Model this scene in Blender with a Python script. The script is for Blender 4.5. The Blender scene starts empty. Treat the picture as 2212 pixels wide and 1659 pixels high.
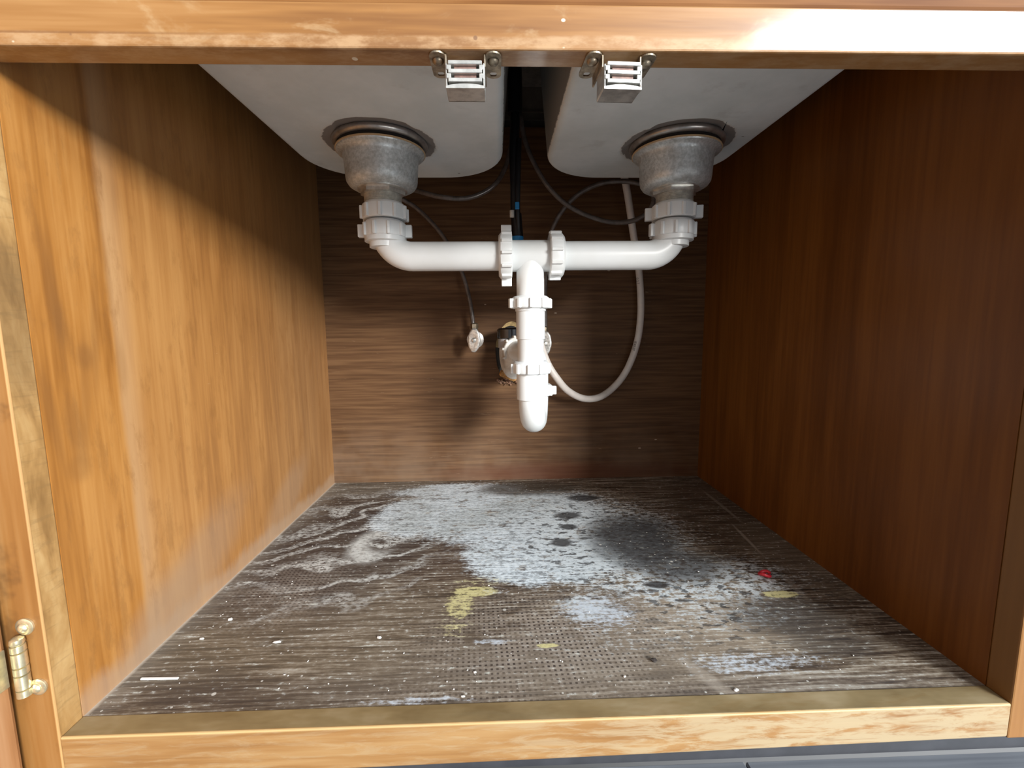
import bpy, bmesh, math, random
from mathutils import Vector, Matrix
random.seed(7)
SC = bpy.context.scene
COL = SC.collection
PI = math.pi

# ------------------------------------------------------------------ camera
F, PITCH, YAW, ROLL = 956.05, 0.1195, 0.0296, -0.0095
CAM = Vector((-0.0437, -0.3002, 0.2920))
FWD = Vector((math.sin(YAW)*math.cos(PITCH), math.cos(YAW)*math.cos(PITCH), -math.sin(PITCH)))
_r = Vector((math.cos(YAW), -math.sin(YAW), 0)); _u = _r.cross(FWD)
RGT = _r*math.cos(ROLL) + _u*math.sin(ROLL)
UPV = -_r*math.sin(ROLL) + _u*math.cos(ROLL)
cd = bpy.data.cameras.new('camera'); cam = bpy.data.objects.new('camera', cd); COL.objects.link(cam)
cd.sensor_width = 36; cd.lens = 36*F/2212; cd.clip_start = 0.005
cam.matrix_world = Matrix(((RGT.x, UPV.x, -FWD.x, CAM.x), (RGT.y, UPV.y, -FWD.y, CAM.y), (RGT.z, UPV.z, -FWD.z, CAM.z), (0, 0, 0, 1)))
SC.camera = cam
def at(u, v, ax, val):
    """world point seen at photograph pixel (u, v) lying on the plane axis ax = val"""
    d = FWD + RGT*((u-1106)/F) - UPV*((v-829.5)/F)
    return CAM + d*((val-CAM[ax])/d[ax])

# ------------------------------------------------------------------ world, lights, exposure
wd = bpy.data.worlds.new('world'); SC.world = wd; wd.use_nodes = True
bg = wd.node_tree.nodes['Background']; bg.inputs[0].default_value = (.94, .97, 1.0, 1)
def room_ambience():
    # dim room: brighter towards the window side (right and behind the camera), darker to the left
    N, L = wd.node_tree.nodes, wd.node_tree.links
    tc = N.new('ShaderNodeTexCoord'); dp = N.new('ShaderNodeVectorMath'); dp.operation = 'DOT_PRODUCT'
    dp.inputs[1].default_value = Vector((.80, -.55, .20)).normalized(); L.new(tc.outputs['Generated'], dp.inputs[0])
    mr = N.new('ShaderNodeMapRange'); mr.inputs[1].default_value = -.5; mr.inputs[2].default_value = 1
    mr.inputs[3].default_value = .11; mr.inputs[4].default_value = .80
    L.new(dp.outputs['Value'], mr.inputs[0]); L.new(mr.outputs[0], bg.inputs[1])
room_ambience()
def area(name, loc, target, sx, sy, power, color):
    l = bpy.data.lights.new(name, 'AREA'); l.shape = 'RECTANGLE'; l.size = sx; l.size_y = sy; l.energy = power; l.color = color
    o = bpy.data.objects.new(name, l); COL.objects.link(o); o.location = loc
    o.rotation_euler = (Vector(target)-Vector(loc)).to_track_quat('-Z', 'Y').to_euler()
    return o
area('window_daylight', (2.95, -4.6, 1.68), (0, .2, .3), 1.5, 1.2, 520, (1.0, .985, .95))
area('high_window_daylight', (2.32, -2.0, 1.78), (0, .2, .3), 1.95, .72, 86, (.70, .86, 1.0))
SC.view_settings.view_transform = 'Standard'; SC.view_settings.look = 'None'
SC.view_settings.exposure = 0.12; SC.view_settings.gamma = 1.0; SC.view_settings.use_curve_mapping = False

# ------------------------------------------------------------------ node helper
class G:
    def __init__(s, name):
        s.mat = bpy.data.materials.new(name); s.mat.use_nodes = True
        s.t = s.mat.node_tree; s.N = s.t.nodes; s.L = s.t.links
        s.b = s.N['Principled BSDF']
        s.pos = s.N.new('ShaderNodeTexCoord').outputs['Object']
        x = s.N.new('ShaderNodeSeparateXYZ'); s.L.new(s.pos, x.inputs[0]); s.x, s.y, s.z = x.outputs
    def put(s, sock, v):
        if isinstance(v, bpy.types.NodeSocket): s.L.new(v, sock)
        elif isinstance(v, (tuple, list)) and len(v) == 3 and sock.type == 'RGBA': sock.default_value = (*v, 1)
        else: sock.default_value = v
    def m(s, op, a, b=None, c=None):
        n = s.N.new('ShaderNodeMath'); n.operation = op
        for i, v in enumerate((a, b, c)):
            if v is not None: s.put(n.inputs[i], v)
        return n.outputs[0]
    def mul(s, a, b): return s.m('MULTIPLY', a, b)
    def add(s, a, b): return s.m('ADD', a, b)
    def mx(s, a, b): return s.m('MAXIMUM', a, b)
    def inv(s, a): return s.m('SUBTRACT', 1.0, a)
    def sm(s, v, lo, hi, a=0.0, b=1.0):
        n = s.N.new('ShaderNodeMapRange'); n.interpolation_type = 'SMOOTHSTEP'
        s.put(n.inputs['Value'], v); s.put(n.inputs['From Min'], lo); s.put(n.inputs['From Max'], hi)
        s.put(n.inputs['To Min'], a); s.put(n.inputs['To Max'], b); return n.outputs[0]
    def vec(s, x, y, z):
        n = s.N.new('ShaderNodeCombineXYZ'); s.put(n.inputs[0], x); s.put(n.inputs[1], y); s.put(n.inputs[2], z); return n.outputs[0]
    def sv(s, sx, sy, sz, off=(0, 0, 0), v=None):
        n = s.N.new('ShaderNodeMapping'); s.L.new(v or s.pos, n.inputs[0])
        n.inputs['Scale'].default_value = (sx, sy, sz); n.inputs['Location'].default_value = off; return n.outputs[0]
    def noise(s, v, scale=1.0, detail=3, rough=.55, dist=0.0):
        n = s.N.new('ShaderNodeTexNoise'); s.L.new(v, n.inputs['Vector']); n.inputs['Scale'].default_value = scale
        n.inputs['Detail'].default_value = detail; n.inputs['Roughness'].default_value = rough; n.inputs['Distortion'].default_value = dist
        return n.outputs['Fac']
    def voro(s, v, scale, rnd=1.0):
        n = s.N.new('ShaderNodeTexVoronoi'); s.L.new(v, n.inputs['Vector']); n.inputs['Scale'].default_value = scale
        n.inputs['Randomness'].default_value = rnd; return n.outputs['Distance'], n.outputs['Color']
    def mix(s, f, a, b, blend='MIX'):
        n = s.N.new('ShaderNodeMix'); n.data_type = 'RGBA'; n.blend_type = blend; n.clamp_factor = True
        s.put(n.inputs[0], f); s.put(n.inputs[6], a); s.put(n.inputs[7], b); return n.outputs[2]
    def ramp(s, f, stops):
        n = s.N.new('ShaderNodeValToRGB'); s.put(n.inputs[0], f); e = n.color_ramp.elements
        while len(e) < len(stops): e.new(0.5)
        for i, (p, c) in enumerate(stops): e[i].position = p; e[i].color = (*c, 1)
        return n.outputs[0]
    def blob(s, a, b, ca, cb, ra, rb, soft=.4, rot=0.0, warp=None, w=0.0):
        """1 inside an ellipse, 0 outside, soft noisy rim"""
        da = s.m('SUBTRACT', a, ca); db = s.m('SUBTRACT', b, cb)
        if rot:
            c, n = math.cos(rot), math.sin(rot)
            da, db = s.add(s.mul(da, c), s.mul(db, n)), s.m('SUBTRACT', s.mul(db, c), s.mul(da, n))
        da = s.mul(da, 1/ra); db = s.mul(db, 1/rb)
        d = s.m('SQRT', s.add(s.mul(da, da), s.mul(db, db)))
        if warp is not None: d = s.add(d, s.mul(s.m('SUBTRACT', warp, .5), w))
        return s.sm(d, 1+soft, 1-soft) if False else s.inv(s.sm(d, 1-soft, 1+soft))
    def specks(s, v, scale, r, keep):
        d, c = s.voro(v, scale)
        n = s.N.new('ShaderNodeSeparateColor'); s.L.new(c, n.inputs[0])
        return s.mul(s.inv(s.sm(d, r*.7, r)), s.m('GREATER_THAN', n.outputs[0], 1-keep))
    def bump(s, h, strength=.3, dist=.001):
        n = s.N.new('ShaderNodeBump'); n.inputs['Strength'].default_value = strength; n.inputs['Distance'].default_value = dist
        s.L.new(h, n.inputs['Height']); s.L.new(n.outputs[0], s.b.inputs['Normal'])
    def done(s, col, rough=.5, metal=0.0, spec=.5, coat=0.0, crough=.1):
        s.put(s.b.inputs['Base Color'], col); s.put(s.b.inputs['Roughness'], rough); s.put(s.b.inputs['Metallic'], metal)
        s.put(s.b.inputs['Specular IOR Level'], spec)
        if coat: s.put(s.b.inputs['Coat Weight'], coat); s.put(s.b.inputs['Coat Roughness'], crough)
        return s.mat

def wood(name, axis, dark, mid, light, rough=.4, seam=None, fine=70, extra=None, spec=.5, coat=0.0, crough=.1, bump=.15, figw=.5):
    """grain runs along axis (0 x, 1 y, 2 z)"""
    g = G(name)
    k = [fine]*3; k[axis] = fine*.035
    k2 = [9.0]*3; k2[axis] = 1.3
    k3 = [190.0]*3; k3[axis] = 9.0
    fig = g.noise(g.sv(*k2), 1, 4, .6, 1.2)
    st = g.noise(g.sv(*k), 1, 3, .6, .4)
    fi = g.noise(g.sv(*k3), 1, 2, .6)
    f = g.add(g.add(g.mul(fig, figw), g.mul(st, .35+(.5-figw)*.5)), g.mul(fi, .25+(.5-figw)*.5))
    col = g.ramp(g.sm(f, .36, .74), [(0, dark), (.5, mid), (1, light)])
    if extra: col = extra(g, col, st, fig)
    g.bump(fi, bump, .0006)
    return g.done(col, rough, 0, spec, coat, crough)

ORANGE = ((.23, .082, .014), (.385, .158, .033), (.50, .235, .064))
def left_extra(g, col, st, fig):
    y, z = g.y, g.z
    n = g.noise(g.pos, 9, 4, .6)
    seam = g.sm(g.add(y, g.mul(g.m('SUBTRACT', n, .5), .012)), .082, .090)
    col = g.mix(g.mul(seam, .55), col, g.mix(.5, col, (.40, .21, .085)))
    rim = g.mul(seam, g.inv(g.sm(y, .09, .115)))
    col = g.mix(g.mul(rim, .35), col, (.55, .36, .2))
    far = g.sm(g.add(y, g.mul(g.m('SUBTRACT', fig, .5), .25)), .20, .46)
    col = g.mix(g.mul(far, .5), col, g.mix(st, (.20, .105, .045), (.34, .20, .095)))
    mott = g.noise(g.sv(1, 70, 22, (4, 2, 2)), 1, 5, .7)
    col = g.mix(g.mul(g.sm(mott, .5, .68), .4), col, (.24, .10, .026))
    # figured dark streaks in the front veneer
    for (u, v, ru, rv, rot, k) in ((115, 640, 9, 130, .05, .7), (128, 690, 10, 60, .2, .6), (183, 770, 12, 26, .1, .75), (205, 720, 5, 120, -.12, .55),
                                   (165, 930, 14, 60, .1, .75), (185, 840, 5, 120, -.1, .5), (262, 790, 6, 60, 0, .5), (112, 900, 6, 110, .1, .6),
                                   (172, 1010, 16, 26, 0, .6), (225, 560, 4, 120, .05, .4), (580, 1060, 9, 60, 0, .55), (682, 1040, 14, 60, 0, .5), (700, 940, 10, 70, 0, .5)):
        p = at(u, v, 0, -.368); q = at(u+ru, v, 0, -.368); r2 = at(u, v+rv, 0, -.368)
        bl = g.blob(y, z, p.y, p.z, abs(q.y-p.y)+.002, abs(r2.z-p.z), .6, rot, n, .9)
        col = g.mix(g.mul(bl, k*.62), col, (.22, .092, .026))
    # pale dust along the bottom and a dusty wedge near the front corner
    n2 = g.noise(g.sv(1, 40, 12), 1, 4, .7)
    low = g.inv(g.sm(g.m('SUBTRACT', z, g.mul(n2, .03)), -.006, .011))
    col = g.mix(g.mul(low, .45), col, (.42, .31, .22))
    for (u, v, ru, rv, k) in ((420, 1240, 120, 75, .42), (360, 1330, 90, 70, .35), (620, 1080, 50, 40, .35), (300, 1460, 60, 40, .3)):
        p = at(u, v, 0, -.368); q = at(u+ru, v, 0, -.368); r2 = at(u, v+rv, 0, -.368)
        bl = g.blob(y, z, p.y, p.z, abs(q.y-p.y), abs(r2.z-p.z), .5, .5, n, .8)
        col = g.mix(g.mul(bl, k), col, (.34, .23, .15))
    sc = g.specks(g.sv(1, 1, .6), 55, .10, .10)
    col = g.mix(g.mul(sc, .8), col, (.75, .66, .5))
    scr = g.sm(g.noise(g.sv(30, 14, 60, (3, 1, 2)), 1, 5, .75, 3), .69, .74)
    return g.mix(g.mul(scr, .35), col, (.7, .5, .3))
def right_extra(g, col, st, fig):
    sc = g.specks(g.sv(1, 1, .6, (2, 5, 1)), 22, .05, .10)
    return g.mix(g.mul(sc, .8), col, (.7, .6, .5))
M = {}
M['side_left'] = wood('varnished_veneer_left', 2, *ORANGE, rough=.42, extra=left_extra)
M['side_right_shaded'] = wood('varnished_veneer_right_shaded', 2, (.115, .036, .0045), (.165, .055, .008), (.215, .078, .013), rough=.40, spec=.35, extra=right_extra)  # same veneer as the left, the right wall's shade darkened into its colour
def back_extra(g, col, st, fig):
    n = g.noise(g.pos, 7, 4, .6)
    low = g.mul(g.inv(g.sm(g.z, .0, .16)), g.sm(n, .35, .65))
    col = g.mix(g.mul(low, .35), col, (.26, .19, .135))
    scr = g.sm(g.noise(g.sv(16, 1, 110, (1, 7, 2)), 1, 4, .75, 1), .66, .74)
    col = g.mix(g.mul(scr, .45), col, (.33, .23, .14))
    pt = at(1240, 1020, 1, .548)
    col = g.mix(g.mul(g.blob(g.x, g.z, pt.x, pt.z, .22, .02, .6, 0, n, .8), .6), col, (.10, .028, .012))
    sc = g.specks(g.sv(.5, 1, 1), 60, .10, .05)
    return g.mix(g.mul(sc, .7), col, (.5, .4, .3))
M['back'] = wood('plywood_back', 0, (.066, .030, .011), (.102, .049, .020), (.150, .078, .034), rough=.6, spec=.25, extra=back_extra, fine=170, figw=.18)
FRAME = ((.30, .125, .026), (.47, .225, .06), (.60, .34, .125))
def worn(lowz=None, amt=.5):
    def ex(g, col, st, fig):
        n = g.noise(g.sv(14, 30, 30), 1, 5, .65, .5)
        col = g.mix(g.mul(g.sm(n, .56, .70), amt), col, (.74, .60, .36))
        n3 = g.noise(g.sv(40, 90, 90, (4, 4, 4)), 1, 4, .7)
        if lowz is not None:
            e = g.inv(g.sm(g.add(g.z, g.mul(g.m('SUBTRACT', n, .5), .006)), lowz, lowz+.0022))
            col = g.mix(g.mul(e, g.sm(n3, .40, .66, .15, .75)), col, (.46, .29, .15))
            line = g.mul(g.sm(g.z, lowz, lowz+.0008), g.inv(g.sm(g.z, lowz+.001, lowz+.0024)))
            col = g.mix(g.mul(g.mul(line, g.inv(g.sm(g.x, -.32, -.1))), .6), col, (.16, .06, .015))
        sp = g.specks(g.sv(1, 1, 1.3, (.3, .2, .6)), 60, .13, .14)
        col = g.mix(g.mul(sp, .85), col, (.85, .78, .62))
        dk = g.specks(g.sv(1, 1, 1, (1.3, .7, .1)), 45, .09, .12)
        return g.mix(g.mul(dk, .8), col, (.16, .07, .03))
    return ex
M['rail_top'] = wood('worn_rail_wood', 0, (.18, .068, .013), (.30, .133, .033), (.40, .205, .07), rough=.42, extra=worn(.4735, .22), coat=.75, crough=.10)
def sill_extra(g, col, st, fig):
    n = g.noise(g.sv(22, 90, 130, (1, 1, 1)), 1, 5, .72, .6)
    rt = g.sm(g.x, -.15, .2)
    col = g.mix(g.mul(g.sm(g.add(n, g.mul(rt, .12)), .47, .66), g.add(.25, g.mul(rt, .5))), col, (.44, .36, .225))
    edge = g.mul(g.sm(g.z, -.0022, -.0006), g.inv(g.sm(g.y, .0005, .0016)))
    col = g.mix(g.mul(edge, .7), col, (.60, .43, .20))  # pale highlight painted along the sill's front edge
    top = g.mul(g.sm(g.y, .0012, .002), g.sm(g.z, -.002, -.0005))
    n2 = g.noise(g.sv(10, 24, 1, (5, 2, 0)), 1, 4, .65)
    col = g.mix(g.mul(top, .86), col, g.ramp(n2, [(.3, (.14, .098, .042)), (.52, (.25, .185, .09)), (.72, (.38, .30, .18))]))
    dk = g.specks(g.sv(1, 1, 1, (2.3, .7, .1)), 40, .10, .10)
    return g.mix(g.mul(dk, .7), col, (.12, .06, .03))
M['sill'] = wood('worn_sill_wood', 0, (.22, .10, .030), (.31, .16, .055), (.38, .225, .092), figw=.25, rough=.42, extra=sill_extra)
def stile_extra(g, col, st, fig):
    n = g.noise(g.sv(30, 50, 16), 1, 4, .65, .4)
    inner = g.sm(g.y, .0006, .002)
    c2 = g.ramp(n, [(.3, (.23, .115, .035)), (.5, (.41, .225, .078)), (.72, (.55, .345, .145))])
    rough_saw = g.noise(g.sv(60, 40, 220, (0, 0, 0)), 1, 3, .7, .5)
    c2 = g.mix(g.mul(g.sm(rough_saw, .5, .7), .4), c2, (.24, .135, .05))
    p = at(60, 700, 1, .01)
    st2 = g.blob(g.y, g.z, .010, p.z, .016, .05, .4, 0, n, .8)
    c2 = g.mix(g.mul(st2, .4), c2, (.14, .085, .04))
    col = g.mix(.6, col, (.15, .058, .014))
    nn = g.noise(g.pos, 22, 4, .6)
    col = g.mix(g.mul(g.sm(nn, .55, .7), .5), col, (.05, .022, .01))
    edge = g.mul(g.inv(g.sm(g.y, .0006, .0016)), g.sm(g.x, -.3695, -.3685))  # mask for a bright highlight line painted on the left stile's corner
    edge = g.mul(edge, g.inv(g.sm(g.x, -.30, -.29)))
    col = g.mix(inner, col, g.mix(g.sm(g.x, 0, .1), c2, g.mix(st, (.15, .065, .014), (.26, .125, .035))))
    return g.mix(g.mul(edge, .5), col, (.66, .42, .18))
M['stile'] = wood('worn_stile_wood', 2, *FRAME, rough=.45, extra=stile_extra)
M['door'] = wood('door_wood', 2, (.20, .085, .03), (.36, .17, .07), (.47, .26, .13), rough=.4)
M['drawer'] = wood('drawer_front_wood', 0, (.12, .04, .01), (.22, .09, .025), (.32, .15, .05), rough=.65, spec=.2)

def floor_mat():
    g = G('stained_cabinet_floor')
    x, y = g.x, g.y
    wn = g.noise(g.pos, 16, 5, .68)
    fine = g.noise(g.sv(1, 1.7, 1, (3, 3, 0)), 150, 4, .7)
    streak = g.noise(g.sv(15, 330, 1), 1, 4, .65, .3)
    streak2 = g.noise(g.sv(7, 130, 1, (2, 8, 0)), 1, 4, .6, .3)
    big = g.noise(g.sv(1, 1, 1, (5, 1, 0)), 5.5, 4, .6, .6)
    def B(u, v, ru, rv, soft=.4, rot=0., w=.9):
        p = at(u, v, 2, 0); q = at(u+ru, v, 2, 0); r2 = at(u, v-rv, 2, 0); r3 = at(u, v+rv, 2, 0)
        return g.blob(x, y, p.x, p.y, abs(q.x-p.x), abs(r2.y-r3.y)/2, soft, rot, wn, w)
    f = g.add(g.add(g.mul(streak, .55), g.mul(streak2, .25)), g.add(g.mul(big, .20), g.mul(fine, .20)))
    col = g.ramp(g.sm(f, .46, .74), [(0, (.030, .021, .017)), (.36, (.118, .084, .057)), (.66, (.265, .215, .160)), (1, (.50, .45, .375))])
    # tint patches of the old panel
    for (u, v, ru, rv, c, k, so) in ((640, 1370, 330, 120, (.15, .12, .075), .35, .7), (600, 1500, 320, 40, (.045, .03, .028), .6, .6), (560, 1270, 150, 60, (.05, .038, .036), .55, .7),
                                     (1000, 1210, 130, 45, (.07, .043, .032), .7, .6), (1180, 1420, 260, 70, (.075, .05, .04), .45, .7),
                                     (1500, 1330, 190, 70, (.46, .38, .29), .75, .8), (1330, 1440, 240, 70, (.30, .25, .19), .45, .7), (950, 1450, 330, 70, (.20, .165, .125), .5, .8), (400, 1480, 150, 50, (.075, .06, .05), .6, .6), (760, 1330, 200, 50, (.17, .135, .10), .5, .8),
                                     (1560, 1120, 150, 70, (.085, .058, .038), .75, .6), (1700, 1190, 80, 70, (.19, .145, .10), .6, .6), (1520, 1055, 160, 16, (.11, .068, .04), .6, .5),
                                     (800, 1055, 130, 16, (.15, .14, .115), .6, .6), (450, 1400, 120, 60, (.17, .14, .10), .4, .7), (1750, 1490, 330, 40, (.15, .125, .11), .5, .7)):
        col = g.mix(g.mul(B(u, v, ru, rv, so), k), col, g.mix(g.mul(streak, .5), c, col))
    # wiped swirls, left
    wx = g.add(x, g.mul(g.noise(g.pos, 8, 2, .5), .26)); wy = g.add(y, g.mul(g.noise(g.sv(1, 1, 1, (9, 4, 0)), 8, 2, .5), .22))
    sw = g.m('SINE', g.add(g.mul(wx, -60), g.mul(wy, 125)))
    sw2 = g.m('SINE', g.add(g.mul(wx, -150), g.mul(wy, 240)))
    swm = B(740, 1160, 200, 105, .45)
    col = g.mix(g.mul(swm, .75), col, g.mix(fine, (.020, .014, .015), (.06, .045, .042)))
    swf = g.mul(swm, g.mul(g.sm(g.add(sw, g.mul(sw2, .4)), -.1, 1.35), g.sm(fine, .36, .60)))
    col = g.mix(swf, col, (.66, .67, .64))
    hook = g.mul(B(806, 1176, 46, 32, .35, 0, .4), g.inv(B(838, 1170, 42, 20, .4, 0, .4)))
    col = g.mix(g.mul(hook, g.sm(fine, .34, .54, .45, 1.0)), col, (.64, .65, .62))
    # white powder, with floor glare painted into its bluish white
    dots = g.sm(g.noise(g.sv(1, 1.4, 1, (1, 6, 0)), 75, 4, .62), .50, .58)
    wp = g.mx(B(1085, 1105, 200, 52, .55), g.mx(B(900, 1110, 80, 38, .6), g.mx(B(1180, 1200, 170, 50, .5), g.mul(B(1000, 1060, 130, 16, .6), .8))))
    wp = g.sm(wp, .0, .7)
    wp2 = g.mx(g.mul(B(1290, 1150, 190, 95, .5), .85), g.mx(g.mx(g.mul(B(1480, 1250, 230, 50, .6), .95), g.mul(B(1560, 1320, 170, 40, .8), .55)), g.mx(B(1270, 1310, 60, 28, .6), g.mul(B(1400, 1370, 220, 50, .8), .30))))
    spk = g.sm(g.noise(g.sv(1, 1.6, 1, (6, 2, 0)), 95, 4, .68), .40, .56)
    grain = g.add(g.mul(g.m('SUBTRACT', fine, .5), 2.6), g.mul(g.m('SUBTRACT', streak, .5), 1.8))
    k1 = g.sm(g.add(wp, g.mul(grain, .75)), .15, 1.0)
    tex = g.sm(grain, -.45, .45)
    pits = g.sm(g.noise(g.sv(1, 1.5, 1, (4, 4, 1)), 42, 5, .7), .53, .64)
    k1 = g.mul(k1, g.inv(g.mul(pits, .75)))
    col = g.mix(k1, col, g.mix(g.sm(big, .4, .65), g.mix(tex, (.46, .52, .56), (.82, .90, .95)), g.mix(tex, (.30, .335, .345), (.64, .70, .715))))
    k2 = g.mul(g.sm(g.add(wp2, g.mul(grain, .8)), .2, .9), spk)
    col = g.mix(g.mul(k2, .95), col, (.66, .72, .75))
    # black patch, right, breaking into spots
    dk = g.mx(B(1375, 1165, 110, 62, .5), g.mx(g.mul(B(1470, 1215, 110, 42, .6), .9), g.mx(g.mul(B(1700, 1330, 130, 50, .7), .75), g.mul(B(1800, 1390, 120, 40, .7), .6))))
    sp2 = g.mul(g.mx(B(1300, 1160, 210, 105, .6), B(1560, 1290, 260, 95, .7)), g.sm(g.noise(g.sv(1, 1.9, 1, (8, 8, 0)), 60, 3, .6), .545, .60))
    dkf = g.mx(g.mul(dk, g.sm(g.add(g.mul(fine, .7), g.mul(dk, .5)), .38, .66)), g.mul(sp2, .9))
    col = g.mix(g.mul(dkf, .93), col, g.mix(fine, (.020, .020, .023), (.055, .052, .052)))
    for (u, v, ru, rv) in ((1225, 1113, 28, 8), (1213, 1171, 22, 9), (1228, 1137, 20, 6), (1258, 1075, 34, 6), (1420, 1262, 26, 8), (1147, 1181, 6, 3)):
        col = g.mix(g.mul(B(u, v, ru, rv, .3), .9), col, (.035, .033, .034))
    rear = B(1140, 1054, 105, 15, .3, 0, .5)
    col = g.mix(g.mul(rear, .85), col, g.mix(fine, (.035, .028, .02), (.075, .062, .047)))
    # shelf liner imprint: grid of dark dots
    P = 2*PI/.0050
    gd = g.mul(g.sm(g.m('COSINE', g.mul(g.add(x, g.mul(y, .06)), P)), -.1, .6), g.sm(g.m('COSINE', g.mul(g.add(y, g.mul(x, -.03)), P)), -.1, .6))
    gm = g.mx(g.mul(B(1190, 1375, 250, 100, .5), 1.0), g.mx(g.mul(B(1180, 1500, 330, 60, .8), .5), g.mul(B(620, 1270, 110, 60, .8), .6)))
    gm = g.mul(g.mul(gm, g.sm(wn, .36, .54)), g.sm(fine, .34, .54, .35, 1.0))
    col = g.mix(g.mul(g.mul(gm, g.inv(gd)), .55), col, (.38, .33, .28))
    col = g.mix(g.mul(g.mul(gm, gd), .92), col, (.028, .019, .019))
    # yellow and pale drips
    ylm = g.sm(g.add(g.mul(streak, .75), g.mul(fine, .35)), .40, .55)
    yl = g.mx(g.mul(B(1025, 1277, 52, 12, .3), .95), g.mx(g.mul(B(995, 1300, 32, 36, .4), .75), g.mx(g.mul(B(1185, 1393, 26, 5, .3), .95), g.mx(B(1686, 1282, 36, 8, .3), g.mx(g.mul(B(980, 1355, 40, 20, .6), .45), g.mul(B(1040, 1255, 70, 10, .5), .4))))))
    col = g.mix(g.mul(g.sm(g.add(yl, g.mul(grain, 1.0)), .35, 1.0), .9), col, (.66, .60, .29))
    bl = g.mx(g.mul(B(1300, 1318, 80, 34, .6), .8), g.mx(g.mul(B(1630, 1430, 150, 24, .7), .65), g.mx(g.mul(B(900, 1512, 130, 9, .5), .6), g.mx(g.mul(B(1070, 1275, 34, 10, .5), .4), g.mul(B(1060, 1385, 34, 6, .5), .7)))))
    col = g.mix(g.mul(g.sm(g.add(bl, g.mul(grain, 1.0)), .30, 1.1), .85), col, (.58, .64, .71))
    # pale arc near the right wall and dust along the sides
    for (u0, v0, u1, v1, wd_, k) in ((1585, 1135, 1645, 1196, .0022, .5), (1520, 1060, 1600, 1125, .003, .35), (1100, 1063, 1500, 1060, .003, .3), (1470, 1420, 1590, 1510, .006, .4), (1690, 1240, 1740, 1290, .004, .3)):
        a, b = at(u0, v0, 2, 0), at(u1, v1, 2, 0); d = b-a
        col = g.mix(g.mul(g.blob(x, y, (a.x+b.x)/2, (a.y+b.y)/2, d.length/2, wd_, .5, math.atan2(d.y, d.x), wn, .6), k), col, (.48, .42, .35))
    dl = g.inv(g.sm(g.add(x, g.mul(streak, .02)), -.368, -.325))
    col = g.mix(g.mul(dl, .5), col, (.26, .235, .20))
    ln = g.inv(g.sm(g.add(x, g.mul(wn, .004)), -.366, -.3615))
    col = g.mix(g.mul(ln, .8), col, (.60, .52, .43))
    fl = g.specks(g.sv(1, 1, 1, (.2, .9, 0)), 75, .16, .10)
    fl = g.mx(fl, g.specks(g.sv(1, 1, 1, (.7, .3, 0)), 190, .22, .10))
    col = g.mix(g.mul(fl, .8), col, (.62, .60, .55))
    g.bump(g.add(g.mul(streak, .7), g.mul(fine, .4)), .35, .0012)
    return g.done(col, g.sm(fine, .3, .7, .48, .68), 0, .35)
M['floor'] = floor_mat()

def simple(name, col, rough=.5, metal=0., spec=.5, nscale=0, namt=.15, bump=0., coat=0.):
    g = G(name); c = col
    if nscale:
        n = g.noise(g.pos, nscale, 4, .6)
        c = g.mix(g.sm(n, .3, .7), tuple(v*(1-namt) for v in col), tuple(min(1, v*(1+namt)) for v in col))
        if bump: g.bump(n, bump, .0005)
    return g.done(c, rough, metal, spec, coat)
def pvc():
    g = G('white_pvc')
    n = g.noise(g.pos, 14, 3, .6); sp = g.sm(g.noise(g.sv(120, 120, 300), 1, 4, .75), .68, .74)
    c = g.mix(g.sm(n, .35, .7), (.775, .80, .805), (.735, .755, .75))
    c = g.mix(g.mul(sp, .25), c, (.45, .42, .38))
    return g.done(c, .33, 0, .5)
M['pvc'] = pvc()
M['pvc_dirty'] = simple('white_pvc_dirty', (.62, .60, .56), .45, nscale=40, namt=.25)
M['pvc_grey'] = simple('grey_plastic_adapter', (.36, .36, .37), .45, nscale=40)
def zinc():
    g = G('cast_zinc')
    n = g.noise(g.pos, 260, 4, .7); n2 = g.noise(g.pos, 40, 4, .6)
    c = g.mix(g.sm(n, .35, .65), (.50, .54, .545), (.72, .76, .77))
    c = g.mix(g.mul(g.sm(n2, .5, .68), .35), c, (.30, .29, .26))
    g.bump(n, .18, .0006)
    return g.done(c, g.sm(n2, .3, .7, .42, .58), .55)
M['zinc'] = zinc()
M['steel'] = simple('bright_steel', (.70, .69, .65), .28, .75, nscale=120, namt=.2)
M['steel_dark'] = simple('dull_steel', (.40, .38, .36), .38, .75, nscale=60, namt=.25)
M['thread'] = simple('threaded_steel', (.66, .65, .60), .36, .6, nscale=200, namt=.2)
M['putty'] = simple('tan_gasket', (.52, .36, .20), .7)
M['tarnish'] = simple('tarnished_steel', (.36, .30, .22), .42, .85, nscale=180, namt=.4)
M['magnet'] = simple('brown_magnet', (.20, .12, .10), .4, .2, nscale=200, namt=.3)
M['brass'] = simple('pale_brass', (.74, .66, .44), .30, .8, nscale=150, namt=.15)
M['black_rubber'] = simple('black_rubber_hose', (.006, .006, .008), .45)
M['black_gloss'] = simple('black_glossy_coupling', (.004, .004, .005), .10, spec=.8)
M['tube_grey'] = simple('dark_grey_tube', (.11, .09, .08), .26, nscale=60, namt=.3)
M['tube_white'] = simple('off_white_tube', (.72, .66, .61), .42, nscale=50, namt=.06)
M['blue'] = simple('blue_plastic', (.02, .22, .52), .35)
M['chrome'] = simple('worn_chrome', (.70, .69, .66), .42, .6, nscale=260, namt=.3, bump=.3)
M['raw_wood'] = simple('raw_splintered_wood', (.42, .22, .07), .8, nscale=90, namt=.5, bump=.6)
M['foam'] = simple('yellowed_foam', (.58, .42, .20), .9, nscale=120, namt=.3)
M['crumb'] = simple('white_flake', (.78, .76, .72), .7)
M['crumb_dark'] = simple('dark_grit', (.05, .04, .035), .8)
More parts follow.
